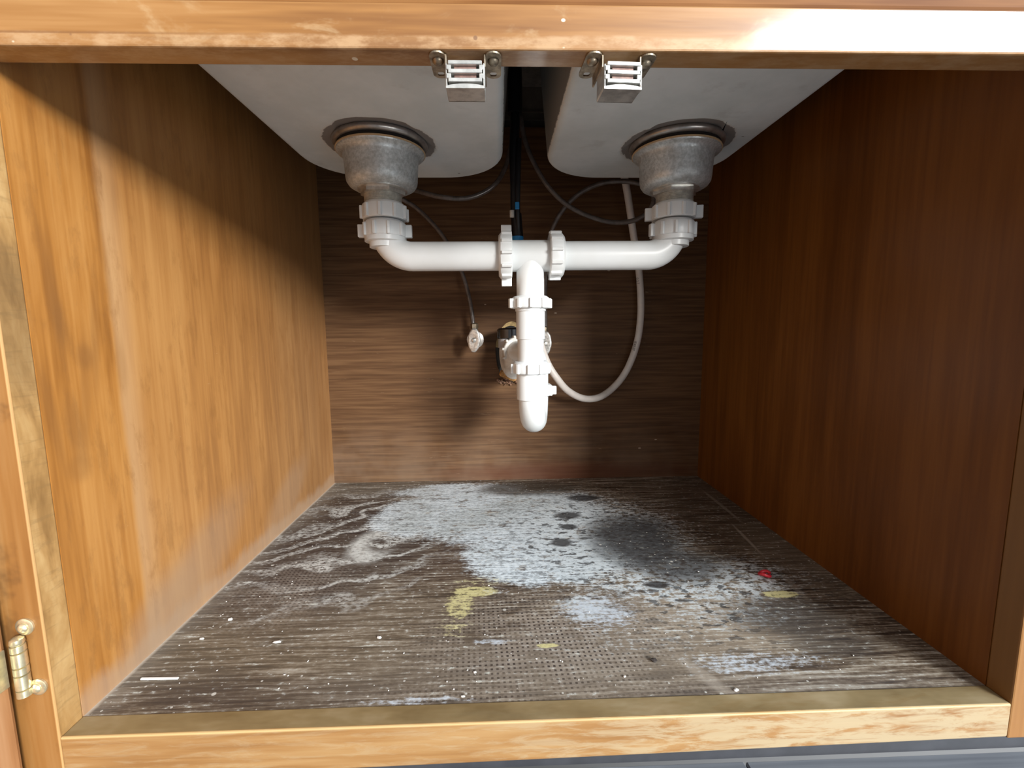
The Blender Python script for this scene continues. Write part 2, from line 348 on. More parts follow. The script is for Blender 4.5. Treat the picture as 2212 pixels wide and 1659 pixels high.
M['red'] = simple('red_plastic', (.52, .02, .035), .4)
M['yellow_flake'] = simple('yellow_flake', (.60, .48, .18), .6, nscale=300, namt=.3)
M['hole'] = simple('dark_cavity', (.012, .010, .009), .9)
M['ink'] = simple('grey_ink', (.15, .14, .13), .6)
M['drywall'] = simple('unpainted_wall', (.13, .115, .10), .9, nscale=30)
def sinkmat():
    g = G('grey_undercoat_sink')
    n = g.noise(g.pos, 13, 4, .6); fn = g.noise(g.pos, 240, 3, .65)
    c = g.mix(g.sm(n, .35, .68), (.65, .71, .72), (.75, .805, .82))
    dk = g.sm(g.noise(g.sv(1, 1, 1, (3, 8, 2)), 22, 4, .62), .60, .72)
    c = g.mix(g.mul(dk, .22), c, (.36, .36, .35))
    sp = g.specks(g.sv(1, 1.6, 1), 30, .07, .07)
    c = g.mix(g.mul(sp, .8), c, (.09, .085, .08))
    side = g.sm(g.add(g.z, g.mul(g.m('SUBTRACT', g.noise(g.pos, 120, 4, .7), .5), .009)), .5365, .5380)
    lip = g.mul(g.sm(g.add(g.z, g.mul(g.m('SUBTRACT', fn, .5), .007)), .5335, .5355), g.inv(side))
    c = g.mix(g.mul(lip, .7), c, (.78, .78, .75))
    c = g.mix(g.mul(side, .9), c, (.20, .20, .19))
    for cx in (-.190, .190):
        dx = g.m('SUBTRACT', g.x, cx); dy = g.m('SUBTRACT', g.y, .300)
        d = g.m('SQRT', g.add(g.mul(dx, dx), g.mul(dy, dy)))
        d = g.add(d, g.mul(g.m('SUBTRACT', g.noise(g.pos, 90, 5, .75), .5), .010))
        bare = g.inv(g.sm(d, .0684, .0698))
        rim = g.mul(g.sm(d, .0680, .0698), g.inv(g.sm(d, .0704, .0724)))
        c = g.mix(bare, c, (.235, .22, .21))
        c = g.mix(g.mul(rim, .6), c, (.68, .67, .64))
    g.bump(fn, .12, .0008)
    return g.done(c, .62, 0, .35)
M['sink'] = sinkmat()
def plank():
    g = G('grey_vinyl_plank')
    st = g.noise(g.sv(3, 120, 120), 1, 4, .6); n = g.noise(g.sv(1, 1, 1), 12, 3, .5)
    c = g.ramp(g.add(g.mul(st, .7), g.mul(n, .3)), [(.3, (.11, .118, .135)), (.55, (.18, .19, .21)), (.75, (.28, .295, .325))])
    return g.done(c, .3, 0, .5)
M['plank'] = plank()
M['kick'] = simple('dark_toe_kick', (.045, .047, .055), .5, nscale=30)

# ------------------------------------------------------------------ geometry helpers
def tag(o, label=None, cat=None, group=None, kind=None):
    if label: o['label'] = label
    if cat: o['category'] = cat
    if group: o['group'] = group
    if kind: o['kind'] = kind
    return o
def thing(name, label, cat, loc=(0, 0, 0), group=None):
    o = bpy.data.objects.new(name, None); o.location = loc; o.empty_display_size = .02; COL.objects.link(o)
    return tag(o, label, cat, group)
def obj(name, bm, mat, parent=None, smooth=None, label=None):
    """link a bmesh (in world coordinates) as one mesh object"""
    bmesh.ops.recalc_face_normals(bm, faces=bm.faces)
    me = bpy.data.meshes.new(name); bm.to_mesh(me); bm.free()
    me.materials.append(mat)
    o = bpy.data.objects.new(name, me); COL.objects.link(o)
    if smooth is not None:
        for p in me.polygons: p.use_smooth = True
        me.set_sharp_from_angle(angle=math.radians(smooth))
    if parent is not None:
        o.parent = parent
        r = parent
        off = Vector((0, 0, 0))
        while r is not None: off += r.location; r = r.parent
        o.location = -off
    if label: o['label'] = label
    return o
def box(bm, a, b, bev=0.0, seg=2, mat=None):
    a, b = Vector(a), Vector(b)
    r = bmesh.ops.create_cube(bm, size=1)
    vs = r['verts']
    for v in vs: v.co = Vector(((a.x+b.x)/2+v.co.x*abs(b.x-a.x), (a.y+b.y)/2+v.co.y*abs(b.y-a.y), (a.z+b.z)/2+v.co.z*abs(b.z-a.z)))
    if bev:
        es = list({e for v in vs for e in v.link_edges})
        r = bmesh.ops.bevel(bm, geom=es, offset=bev, segments=seg, affect='EDGES', profile=.5)
        vs = list({v for f in r['faces'] for v in f.verts} | {v for v in vs if v.is_valid})
    if mat is not None: bmesh.ops.transform(bm, matrix=mat, verts=[v for v in vs if v.is_valid])
    return bm
def nb(): return bmesh.new()
def cbox(a, b, bev=0.0, seg=2): return box(nb(), a, b, bev, seg)
def frame(axis):
    z = Vector(axis).normalized()
    x = z.orthogonal().normalized()
    if abs(z.z) > .9: x = (Vector((1, 0, 0)) - z*z.x).normalized()
    elif abs(z.x) > .9: x = (Vector((0, 1, 0)) - z*z.y).normalized()
    y = z.cross(x); return x, y, z
def lathe(bm, prof, base, axis=(0, 0, 1), n=40, cap0=True, cap1=True):
    x, y, z = frame(axis); base = Vector(base); rings = []
    for r, h in prof:
        rings.append([bm.verts.new(base+z*h+(x*math.cos(2*PI*i/n)+y*math.sin(2*PI*i/n))*r) for i in range(n)])
    for A, B in zip(rings, rings[1:]):
        for i in range(n): bm.faces.new((A[i], A[(i+1) % n], B[(i+1) % n], B[i]))
    if cap0: bm.faces.new(rings[0])
    if cap1: bm.faces.new(rings[-1])
    return bm
def smooth_path(pts, k=8):
    P = [Vector(p) for p in pts]; Q = [P[0]*2-P[1]] + P + [P[-1]*2-P[-2]]; out = []
    for i in range(1, len(Q)-2):
        a, b, c, d = Q[i-1:i+3]
        for j in range(k):
            t = j/k
            out.append(.5*((2*b)+(c-a)*t+(2*a-5*b+4*c-d)*t*t+(3*b-a-3*c+d)*t**3))
    out.append(P[-1]); return out
def sweep(bm, path, r, n=20, cap=True):
    rings = []; path = [Vector(p) for p in path]
    T = [(path[min(i+1, len(path)-1)]-path[max(i-1, 0)]).normalized() for i in range(len(path))]
    x = T[0].orthogonal().normalized()
    for i, p in enumerate(path):
        x = (x - T[i]*x.dot(T[i])).normalized(); y = T[i].cross(x)
        rr = r[i] if isinstance(r, (list, tuple)) else r
        rings.append([bm.verts.new(p+(x*math.cos(2*PI*k/n)+y*math.sin(2*PI*k/n))*rr) for k in range(n)])
    for A, B in zip(rings, rings[1:]):
        for k in range(n): bm.faces.new((A[k], A[(k+1) % n], B[(k+1) % n], B[k]))
    if cap: bm.faces.new(rings[0]); bm.faces.new(rings[-1])
    return bm
def arc_path(p0, d0, d1, R, n=14):
    """quarter bend from p0 heading d0, ending heading d1 (unit, perpendicular)"""
    d0, d1, p0 = Vector(d0).normalized(), Vector(d1).normalized(), Vector(p0)
    c = p0+d1*R
    return [c + (-d1*math.cos(a)+d0*math.sin(a))*R for a in [PI/2*i/n for i in range(n+1)]]
def nut(base, axis, R, h, ribs=10, wing=0., phase=0., flip=False, wings_at=None):
    """PVC slip nut: ring with raised ribs, optional pair of wings"""
    bm = nb(); x, y, z = frame(axis); base = Vector(base)
    pr = [(R*.80, 0), (R*.94, 0), (R*.985, .0012), (R, .003), (R*1.0, h*.72), (R*.97, h*.86), (R*.86, h), (R*.72, h)]
    if flip: pr = [(r, h-t) for r, t in reversed(pr)]
    lathe(bm, pr, base, axis, 48)
    for i in range(ribs):
        a = 2*PI*i/ribs+phase
        w = 0
        if wing and (i in (wings_at or (0, ribs//2))): w = wing
        d = x*math.cos(a)+y*math.sin(a); t = z.cross(d)
        mt = Matrix.Identity(4)
        for r_ in range(3): mt[r_][0], mt[r_][1], mt[r_][2], mt[r_][3] = d[r_], t[r_], z[r_], base[r_]
        hh = h*.80; lo = .0
        if flip: lo, hh = h*.20, h
        box(bm, (R*.9, -.0021-(.0018 if w else 0), lo+.0004), (R+.0027+w, .0021+(.0018 if w else 0), hh), .0007, 1, mt)
    return bm
def ngon_plate(bm, outer, z0, z1, inner=None):
    """flat plate from an outline of (x,y); inner loop with the same count makes a hole"""
    n = len(outer)
    o0 = [bm.verts.new((p[0], p[1], z0)) for p in outer]; o1 = [bm.verts.new((p[0], p[1], z1)) for p in outer]
    for i in range(n): bm.faces.new((o0[i], o0[(i+1) % n], o1[(i+1) % n], o1[i]))
    if inner:
        i0 = [bm.verts.new((p[0], p[1], z0)) for p in inner]; i1 = [bm.verts.new((p[0], p[1], z1)) for p in inner]
        for i in range(n):
            j = (i+1) % n
            bm.faces.new((i0[i], i1[i], i1[j], i0[j])); bm.faces.new((o0[i], i0[i], i0[j], o0[j])); bm.faces.new((o1[i], o1[j], i1[j], i1[i]))
    else: bm.faces.new(o0); bm.faces.new(o1)
    return bm
def rrect(x0, x1, y0, y1, r, n=8):
    out = []
    for cx, cy, a0 in ((x1-r, y1-r, 0), (x0+r, y1-r, PI/2), (x0+r, y0+r, PI), (x1-r, y0+r, 3*PI/2)):
        for i in range(n+1):
            a = a0+PI/2*i/n; out.append((cx+r*math.cos(a), cy+r*math.sin(a)))
    return out

# ------------------------------------------------------------------ setting: kitchen floor and the wall behind
XL, XR, D, H, T = -.368, .352, .548, .467, .019
bm = nb(); jx = at(1606, 1640, 2, -.105).x
box(bm, (-2.2, -3.2, -.125), (jx-.0006, .0585, -.105), .0015, 1); box(bm, (jx+.0006, -3.2, -.125), (2.6, .058, -.105), .0015, 1)
tag(obj('floor', bm, M['plank']), kind='structure')
bm = cbox((-.75, .566, -.125), (.75, .60, 1.1))
for zz in (.6775, .690): box(bm, (-.3, .5625, zz-.0012), (.3, .5668, zz+.0012))
tag(obj('wall_back', bm, M['drywall']), kind='structure')

# ------------------------------------------------------------------ sink cabinet
cab = thing('sink_cabinet', 'worn orange-brown wooden base cabinet standing open under the double sink', 'cabinet')
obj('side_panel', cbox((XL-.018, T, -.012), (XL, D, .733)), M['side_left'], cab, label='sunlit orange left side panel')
obj('side_panel', cbox((XR, T, -.012), (XR+.018, D, .733)), M['side_right_shaded'], cab, label='dark shaded right side panel')
# back panel with a rough round pipe hole
HC = at(1106, 762, 1, D); HR = .0575
bm = nb(); n = 64
outer = []
for i in range(n):
    a = 2*PI*i/n; c, s = math.cos(a), math.sin(a)
    outer.append((c, s))
def back_panel():
    bm = nb(); x0, x1, z0, z1 = XL-.018, XR+.018, -.012, .657
    ring = []; rim = []; ringb = []
    for i in range(n):
        a = 2*PI*i/n+.049; c, s = math.cos(a), math.sin(a)
        t = min((x1-HC.x)/c if c > 0 else (x0-HC.x)/c, (z1-HC.z)/s if s > 0 else (z0-HC.z)/s)
        rim.append(bm.verts.new((HC.x+c*t, D, HC.z+s*t)))
        rr = HR*(1+random.uniform(-.02, .02))
        ring.append(bm.verts.new((HC.x+c*rr*.55, D, HC.z+s*rr)))
        ringb.append(bm.verts.new((HC.x+c*rr*.55, D+.012, HC.z+s*rr)))
    for i in range(n):
        j = (i+1) % n
        bm.faces.new((rim[i], rim[j], ring[j], ring[i])); bm.faces.new((ring[i], ring[j], ringb[j], ringb[i]))
    for cx, cz in ((x0, z0), (x1, z0), (x0, z1), (x1, z1)):
        near = sorted(range(n), key=lambda i: (rim[i].co.x-cx)**2+(rim[i].co.z-cz)**2)[:2]
        v = bm.verts.new((cx, D, cz)); bm.faces.new((rim[near[0]], v, rim[near[1]]))
    return bm
bp = obj('back_panel', back_panel(), M['back'], cab, label='dark brown plywood back panel')
bm = nb(); rng = random.Random(3); nn = 28; A = []; B = []
for i in range(nn+1):
    a = PI*.06+PI*.88*i/nn
    w = .010+.012*math.sin(PI*i/nn)+rng.uniform(-.001, .001)
    c, s = math.cos(a), math.sin(a)
    A.append((bm.verts.new((HC.x+c*HR*.55, D-.0006, HC.z+s*HR*1.03)), bm.verts.new((HC.x+c*(HR*.55-w*.6), D+.008, HC.z+s*(HR-w)))))
for p, q in zip(A, A[1:]): bm.faces.new((p[0], q[0], q[1], p[1]))
obj('hole_edge', bm, M['foam'], bp, label='pale raw rim at the top of the pipe hole')
obj('bottom_panel', cbox((XL, T, -.014), (XR, D, -.0006)), M['floor'], cab, label='stained plywood cabinet floor with white powder and black patches')
bm = cbox((XL, 0, -.0286), (XR, T, 0), .0012, 2)
for v in bm.verts:
    if v.co.z < -.02: v.co.z -= .0085*(XR-v.co.x)/(XR-XL)
obj('bottom_rail', bm, M['sill'], cab, label='worn front sill rail')
obj('top_rail', cbox((XL-.08, 0, H), (XR+.16, T, .4935), .0012, 2), M['rail_top'], cab, label='chipped top face rail with glare at the right')
obj('stile', cbox((XL-.044, 0, -.075), (XL, T, H), .0012, 2), M['stile'], cab, label='left face frame stile')
obj('stile', cbox((XR, 0, -.030), (XR+.044, T, H), .0012, 2), M['stile'], cab, label='right face frame stile')
obj('drawer_front', cbox((XL-.2, .004, .4955), (XR+.25, .019, .72), .002, 2), M['drawer'], cab, label='false drawer front edge above the top rail')
obj('toe_kick', cbox((XL-.25, .060, -.104), (XR+.35, .072, -.014)), M['kick'], cab, label='dark grey toe kick')
# open door with its hinge at the far left
door = obj('door', cbox((-.410, -.40, -.07), (-.3905, -.004, .50), .003, 2), M['door'], cab, label='open door at the far left edge')
bm = nb(); box(bm, (-.3915, -.040, .047), (-.3893, -.006, .0755), .0006, 1)
obj('hinge_leaf', bm, M['brass'], door)
bm = nb()
kz = [.0385, .0445, .0555, .0615, .0725, .078]
for a, b in zip(kz, kz[1:]): lathe(bm, [(.0030, a+.0002), (.0042, a+.0006), (.0042, b-.0006), (.0030, b-.0002)], (-.3822, -.0045, 0), n=20)
lathe(bm, [(.0035, .078), (.0042, .0795), (.0038, .082), (.0018, .0835)], (-.3822, -.0045, 0), n=20)
obj('hinge_knuckle', bm, M['brass'], door, 40)
for zz, xx in ((.0885, -.3795), (.0420, -.3765)):
    bm = nb(); lathe(bm, [(.0062, 0), (.0062, .0012), (.005, .0020)], (xx, -.0001, zz), (0, -1, 0), 24)
    ht = obj('hinge_tab', bm, M['brass'], door, 40)
    bm = nb(); lathe(bm, [(.0034, .0018), (.0034, .0028), (.0022, .0040), (.0008, .0044)], (xx, -.0001, zz), (0, -1, 0), 20)
    obj('screw', bm, M['brass'], door, 40)

# ------------------------------------------------------------------ sink
SB = .531
sink = thing('kitchen_sink', 'underside of grey undercoated double-bowl sink hanging inside the cabinet', 'sink')
def bowl(x0, x1, y0, y1, dc):
    bm = nb(); loops = []; R = .088; e = .009
    def L(inset, z, r):
        return [bm.verts.new((px, py, z)) for px, py in rrect(x0+inset, x1-inset, y0+inset, y1-inset, r, 14)]
    loops.append(L(-.022, .7335, R+.012)); loops.append(L(-.010, .66, R+.006)); loops.append(L(-.003, .58, R))
    for i in range(7):
        a = PI/2*i/6
        loops.append(L(e*(1-math.cos(a)), SB+e*(1-math.sin(a)), R-e*(1-math.cos(a))))
    base = [v.co.copy() for v in loops[-1]]
    c = Vector((dc, .300, SB-.0015))
    for t in (.85, .65):
        loops.append([bm.verts.new(Vector((p.x*t+c.x*(1-t), p.y*t+c.y*(1-t), SB-.0015*(1-t)))) for p in base])
    n = len(base)
    def circ(r, z):
        out = []
        for p in base:
            d = (Vector((p.x, p.y, 0))-Vector((c.x, c.y, 0))).normalized(); out.append(bm.verts.new((c.x+d.x*r, c.y+d.y*r, z)))
        return out
    loops += [circ(.0750, SB-.002), circ(.0702, SB-.0005), circ(.067, SB+.001), circ(.048, SB+.001)]
    for A, B in zip(loops, loops[1:]):
        for i in range(n): bm.faces.new((A[i], A[(i+1) % n], B[(i+1) % n], B[i]))
    return bm
obj('bowl', bowl(-.314, -.0343, .025, .436, -.190), M['sink'], sink, 50, label='left sink bowl')
obj('bowl', bowl(.0280, .288, .025, .436, .190), M['sink'], sink, 50, label='right sink bowl')
obj('light_block_deck', cbox((XL, .0, .7335), (XR, .565, .745)), M['steel_dark'], sink)  # unseen slab added over the bowls to keep light out of the cabinet

# strainers
def strainer(cx, label):
    t = thing('sink_strainer', label, 'drain', (cx, .300, SB), 'basket strainers under the bowls')
    bm = nb(); lathe(bm, [(.0545, .002), (.0580, .0), (.0592, -.0028), (.0580, -.0055), (.0550, -.0070), (.050, -.0065)], (cx, .300, SB), n=56, cap0=False, cap1=False)
    obj('flange_ring', bm, M['steel_dark'], t, 60)
    bm = nb(); lathe(bm, [(.050, -.004), (.0535, -.0065), (.0535, -.0095), (.050, -.011)], (cx, .300, SB), n=56)
    obj('gasket', bm, M['hole'], t, 60)
    bm = nb(); lathe(bm, [(.050, -.0105), (.0553, -.0112), (.0556, -.0128), (.051, -.0138)], (cx, .300, SB), n=56)
    obj('brass_ring', bm, M['putty'], t, 60)
    bm = nb(); lathe(bm, [(.050, -.0115), (.0545, -.0132), (.0540, -.0146), (.0500, -.0160), (.0472, -.0182), (.0462, -.022), (.0456, -.030), (.0450, -.038), (.0447, -.0445), (.0438, -.0500), (.0410, -.0542), (.0365, -.0568), (.0300, -.0577), (.026, -.0577)], (cx, .300, SB), n=56)
    obj('cup', bm, M['zinc'], t, 50)
    bm = nb(); lathe(bm, [(.026, -.0568), (.031, -.0575), (.031, -.0590), (.0275, -.0598)], (cx, .300, SB), n=40)
    lathe(bm, [(.0255, -.0595), (.0285, -.0598), (.0285, -.0642), (.0255, -.0648)], (cx, .300, SB), n=6)
    obj('locknut', bm, M['steel'], t, 30)
    bm = nb(); pr = []; z = -.0642
    while z > -.084: pr += [(.0222, z), (.0236, z-.0008)]; z -= .0018
    lathe(bm, pr, (cx, .300, SB), n=48)
    obj('threaded_tailpiece', bm, M['thread'], t, 25)
    return t
strainer(-.190, 'dull zinc basket strainer cup below the left sink bowl')
strainer(.190, 'dull zinc basket strainer cup below the right sink bowl')

# ------------------------------------------------------------------ drain pipework (white PVC)
drain = thing('drain_pipe', 'white plastic drain pipe assembly joining both strainers to the trap', 'pipe', (0, .30, .39))
PR = .0187; PZ = .3900; PY = .300
LX, RX = -.1890, .1895
def arm(cx, sgn, xend, label):
    bm = nb(); R = .034
    p0 = Vector((cx, PY, .432)); p1 = Vector((cx, PY, PZ+R))
    path = [p0, p1] + arc_path(p1, (0, 0, -1), (sgn, 0, 0), R)[1:] + [Vector((xend, PY, PZ))]
    sweep(bm, path, PR, 32)
    lathe(bm, [(PR, 0), (.0205, .0006), (.0205, .012), (PR, .0126)], (cx, PY, .4005), n=36)
    return obj('elbow_pipe', bm, M['pvc'], drain, 35, label=label)
arm(LX, 1, -.030, 'left elbow pipe'); arm(RX, -1, .030, 'right elbow pipe')
obj('slip_nut', nut((LX, PY, .4355), (0, 0, 1), .0282, .0205, 10, 0, .35), M['pvc'], drain, 30)
obj('slip_nut', nut((LX, PY, .4135), (0, 0, 1), .0272, .0205, 10, .0045, .06, flip=False), M['pvc'], drain, 30)
obj('slip_nut', nut((RX, PY, .4355), (0, 0, 1), .0282, .0205, 10, .0055, -.25), M['pvc'], drain, 30)
obj('slip_nut', nut((RX, PY, .4135), (0, 0, 1), .0272, .0205, 10, .0025, .1), M['pvc'], drain, 30)
obj('reducer_ring', lathe(nb(), [(.0235, 0), (.0262, .0005), (.0262, .006), (.0235, .0065)], (LX, PY, .4078), n=40), M['pvc'], drain, 40)
obj('reducer_ring', lathe(nb(), [(.0235, 0), (.0262, .0005), (.0262, .006), (.0235, .0065)], (RX, PY, .4078), n=40), M['pvc'], drain, 40)
# tee
TX = -.0002
bm = nb()
lathe(bm, [(.0202, -.036), (.0202, .036)], (TX, PY, PZ), (1, 0, 0), 40)
lathe(bm, [(.0184, .0), (.0184, .066)], (TX, PY, PZ), (0, 0, -1), 40)
obj('tee', bm, M['pvc'], drain, 35)
obj('slip_nut', nut((-.0245, PY, PZ), (-1, 0, 0), .0300, .0175, 12, .0065, PI/2, wings_at=(0, 6)), M['pvc'], drain, 30)
obj('slip_nut', nut((.0245, PY, PZ), (1, 0, 0), .0295, .0190, 12, 0, .4), M['pvc'], drain, 30)
# extension tube, trap
obj('slip_nut', nut((TX, PY, .3215), (0, 0, 1), .0255, .0160, 10, .0018, .28), M['pvc'], drain, 30)
obj('extension_tube', lathe(nb(), [(.0205, .318), (.0205, .322), (.0193, .3175+.004), (.0193, .281), (.0178, .2803), (.0175, .236)][::1], (TX, PY, 0), n=40), M['pvc'], drain, 30)
obj('slip_nut', nut((TX, PY, .2345), (0, 0, 1), .0250, .0165, 10, 0, .15), M['pvc'], drain, 30)
fx = .0012; rx_, ry_ = .0142, .378
Rb = .0385
bm = nb()
axis = Vector((rx_-fx, ry_-PY, 0)); Rb = axis.length/2; ad = axis.normalized()
bz = .1445+.0182+Rb
path = [Vector((fx, PY, .2330)), Vector((fx, PY, bz))]
ctr = Vector((fx, PY, bz))+ad*Rb
path += [ctr + (-ad*math.cos(a) + Vector((0, 0, -1))*math.sin(a))*Rb for a in [PI*i/24 for i in range(1, 25)]]
path += [Vector((rx_, ry_, .232))]
sweep(bm, path, .0182, 32)
lathe(bm, [(.0182, .1985), (.0196, .1990), (.0198, .2338), (.0182, .2345)], (fx-.001, PY, 0), n=40)
obj('trap_bend', bm, M['pvc'], drain, 35)
obj('slip_nut', nut((rx_, ry_, .1935), (0, 0, 1), .0250, .0165, 10, .003, .0), M['pvc'], drain, 30)
# trap arm: up from the rear leg, over and back to the wall stub
SX, SY = at(1104, 760, 1, .50).x, .500
tp = Vector((rx_, ry_, .225)); dr = Vector((SX-rx_, SY-ry_, 0)).normalized()
bm = nb()
path = [tp, tp+Vector((0, 0, .005))] + arc_path(tp+Vector((0, 0, .005)), (0, 0, 1), dr, .027)[1:]
e0 = path[-1]; Lr = (Vector((SX, SY, 0))-Vector((e0.x, e0.y, 0))).length
path += [e0+dr*(Lr*.75)]
sweep(bm, path, .0180, 28)
obj('trap_arm', bm, M['pvc'], drain, 35)
q = path[-1]
obj('slip_nut', nut(q-dr*.010, dr, .0245, .0165, 10, 0, .3), M['pvc_dirty'], drain, 30)

# wall stub: coupling stack standing in the pipe hole
stub = thing('wall_drain_stub', 'stacked black, grey and white drain coupling in the pipe hole behind the trap', 'pipe', (SX, SY, q.z))
zb = at(1100, 733, 1, .48).z; zt = at(1100, 708, 1, .48).z
SR = .0250
obj('black_coupling', lathe(nb(), [(SR-.003, zb), (SR, zb+.002), (SR, zt-.003), (SR-.003, zt-.0005), (SR-.012, zt)], (SX, SY, 0), n=40), M['black_gloss'], stub, 40, label='glossy black coupling')
z2 = at(1100, 752, 1, .48).z; z3 = at(1100, 790, 1, .48).z
obj('grey_adapter', lathe(nb(), [(SR-.002, z2), (SR-.002, zb+.001)], (SX, SY, 0), n=40), M['pvc_grey'], stub, 40)
zz = at(1100, 742, 1, .48).z
obj('white_collar', lathe(nb(), [(SR-.006, z2-.006), (SR-.003, z2-.005), (SR-.003, zz), (SR-.005, zz)], (SX+.001, SY-.001, 0), n=40), M['pvc'], stub, 40)
bm = nb()
pt = Vector((SX, SY, z2-.004)); path = [pt, pt-Vector((0, 0, .004))] + arc_path(pt-Vector((0, 0, .004)), (0, 0, -1), -dr, .026)[1:] + [q]
sweep(bm, path, .0215, 28)
obj('elbow', bm, M['pvc_dirty'], stub, 35)
obj('back_pipe', lathe(nb(), [(.016, 0), (.016, .07)], (SX, SY-.002, zb+.008), (0, 1, 0), 24), M['hole'], stub, 40)

# splintered wood pieces stuck under the pipe hole
p = at(1098, 812, 1, .53)
bm = nb(); box(bm, (-.016, -.006, -.0055), (.016, .010, .0055), .0015, 1, Matrix.Translation(p) @ Matrix.Rotation(.38, 4, 'Y'))
for v in bm.verts: v.co += Vector((random.uniform(-.0015, .0015), 0, random.uniform(-.0012, .0012)))
tag(obj('wood_chip', bm, M['raw_wood']), 'orange broken wood chip wedged in the wall below the pipe hole', 'wood chip')
bm = nb(); p2 = at(1098, 823, 1, .545); rng = random.Random(5)
for i in range(46):
    c = Vector((p2.x+rng.uniform(-.02, .026), .545+rng.uniform(-.004, .003), p2.z+rng.gauss(0, .003)))
    r = bmesh.ops.create_icosphere(bm, subdivisions=1, radius=rng.uniform(.0012, .0032), matrix=Matrix.Translation(c))
    for v in r['verts']: v.co += Vector((rng.uniform(-.001, .001), rng.uniform(-.001, .001), rng.uniform(-.001, .001)))
tag(obj('crumbled_plaster', bm, simple('crumbled_plaster', (.30, .18, .12), .95, nscale=200, namt=.5)), 'crumbled brown plaster spilling below the wood chip', 'rubble', kind='stuff')

# ------------------------------------------------------------------ hoses and valves
def tube(name, pix, r, mat, parent=None, n=14, k=10):
    pts = [at(u, v, 1, y) for u, v, y in pix]
    return obj(name, sweep(nb(), smooth_path(pts, k), r, n), mat, parent, 60), pts
hose = thing('faucet_hose', 'thick black faucet hose hanging between the bowls with bright blue clips', 'hose', tuple(at(1113, 300, 1, .43)))
tube('hose', [(1112, 205, .43), (1113, 260, .43), (1110, 330, .43), (1112, 400, .43), (1113, 465, .43), (1118, 540, .425)], .0072, M['black_rubber'], hose)
bm = nb(); sweep(bm, smooth_path([at(1110, 120, 1, .43), at(1112, 205, 1, .43), at(1112, 245, 1, .43)], 4), .0115, 20); obj('shank', bm, M['black_rubber'], hose, 60)
tube('sleeve', [(1115, 462, .428), (1117, 490, .428), (1119, 513, .428)], .0085, M['black_rubber'], hose)
c = at(1118, 516, 1, .428); obj('blue_collar', lathe(nb(), [(.0088, -.0035), (.0096, -.003), (.0096, .003), (.0088, .0035)], c, n=24), M['blue'], hose, 40, label='bright blue collar')
c = at(1117, 445, 1, .418); bm = nb(); box(bm, c-Vector((.0032, .004, .0055)), c+Vector((.0032, .004, .0055)), .0008, 1); obj('blue_clip', bm, M['blue'], hose, label='small bright blue clip')
tube('side_line', [(1121, 300, .425), (1119, 380, .422), (1118, 450, .420), (1120, 500, .424)], .0042, M['black_rubber'], hose)
c = at(1106, 462, 1, .418); bm = nb(); lathe(bm, [(.0035, -.005), (.0035, .005)], c, n=16); obj('white_ferrule', bm, M['pvc_dirty'], hose, 40)

t = thing('supply_tube', 'dark grey supply tube looping behind the left strainer down to the left valve', 'tube', tuple(at(1000, 430, 1, .46)), 'dark flexible supply tubes')
tube('tube', [(1108, 250, .455), (1104, 310, .462), (1090, 365, .468), (1062, 405, .465), (1010, 428, .46), (950, 425, .455), (900, 412, .47), (862, 405, .49), (845, 412, .505), (860, 425, .51), (900, 450, .52), (945, 495, .525), (978, 545, .527), (1000, 595, .527), (1015, 650, .525), (1023, 705, .522)], .0040, M['tube_grey'], t)
t = thing('supply_tube', 'dark brown supply tube looping behind the right strainer and crossing the white tube', 'tube', tuple(at(1300, 480, 1, .46)), 'dark flexible supply tubes')
tube('tube', [(1124, 250, .455), (1133, 300, .46), (1150, 345, .465), (1178, 395, .468), (1215, 435, .47), (1262, 463, .47), (1320, 480, .465), (1370, 476, .46), (1402, 455, .455), (1412, 425, .455), (1395, 402, .455), (1352, 392, .46), (1300, 396, .47), (1252, 418, .48), (1215, 455, .49), (1193, 495, .50), (1182, 540, .51), (1178, 620, .52), (1178, 705, .522)], .0040, M['tube_grey'], t)
wt = thing('water_line', 'off-white plastic water line curving down the back panel to behind the trap', 'tube', tuple(at(1380, 600, 1, .525)))
_, wp = tube('tube', [(1344, 360, .50), (1353, 405, .505), (1361, 455, .51), (1368, 505, .52), (1377, 560, .528), (1383, 620, .53), (1384, 680, .53), (1376, 740, .528), (1356, 795, .525), (1330, 832, .52), (1297, 857, .51), (1262, 861, .50), (1228, 845, .49), (1203, 817, .48), (1183, 785, .48), (1168, 745, .49)], .0063, M['tube_white'], wt, 20)
for (u0, v0, u1, v1, s) in ((1377, 593, 1382, 621, '0.2.7'), (1376, 733, 1369, 761, 'IE40.27')):
    a, b = at(u0, v0, 1, .5215), at(u1, v1, 1, .5215)
    cu = bpy.data.curves.new('print', 'FONT'); cu.body = s; cu.size = .0062; cu.align_x = 'CENTER'; cu.align_y = 'CENTER'; cu.extrude = .00005
    tmp = bpy.data.objects.new('tmp', cu); COL.objects.link(tmp)
    dg = bpy.context.evaluated_depsgraph_get(); me = bpy.data.meshes.new_from_object(tmp.evaluated_get(dg)); bpy.data.objects.remove(tmp)
    d = (b-a).normalized(); nrm = Vector((-.25, -1, 0)).normalized(); up = nrm.cross(d).normalized()
    mt = Matrix.Identity(4); c = (a+b)/2 + Vector((-.002, 0, 0))
    for i in range(3): mt[i][0], mt[i][1], mt[i][2], mt[i][3] = d[i], up[i], nrm[i], c[i]
    me.transform(mt); me.materials.append(M['ink'])
    o = bpy.data.objects.new('printed_marking', me); COL.objects.link(o); o.parent = wt; o.location = -wt.location

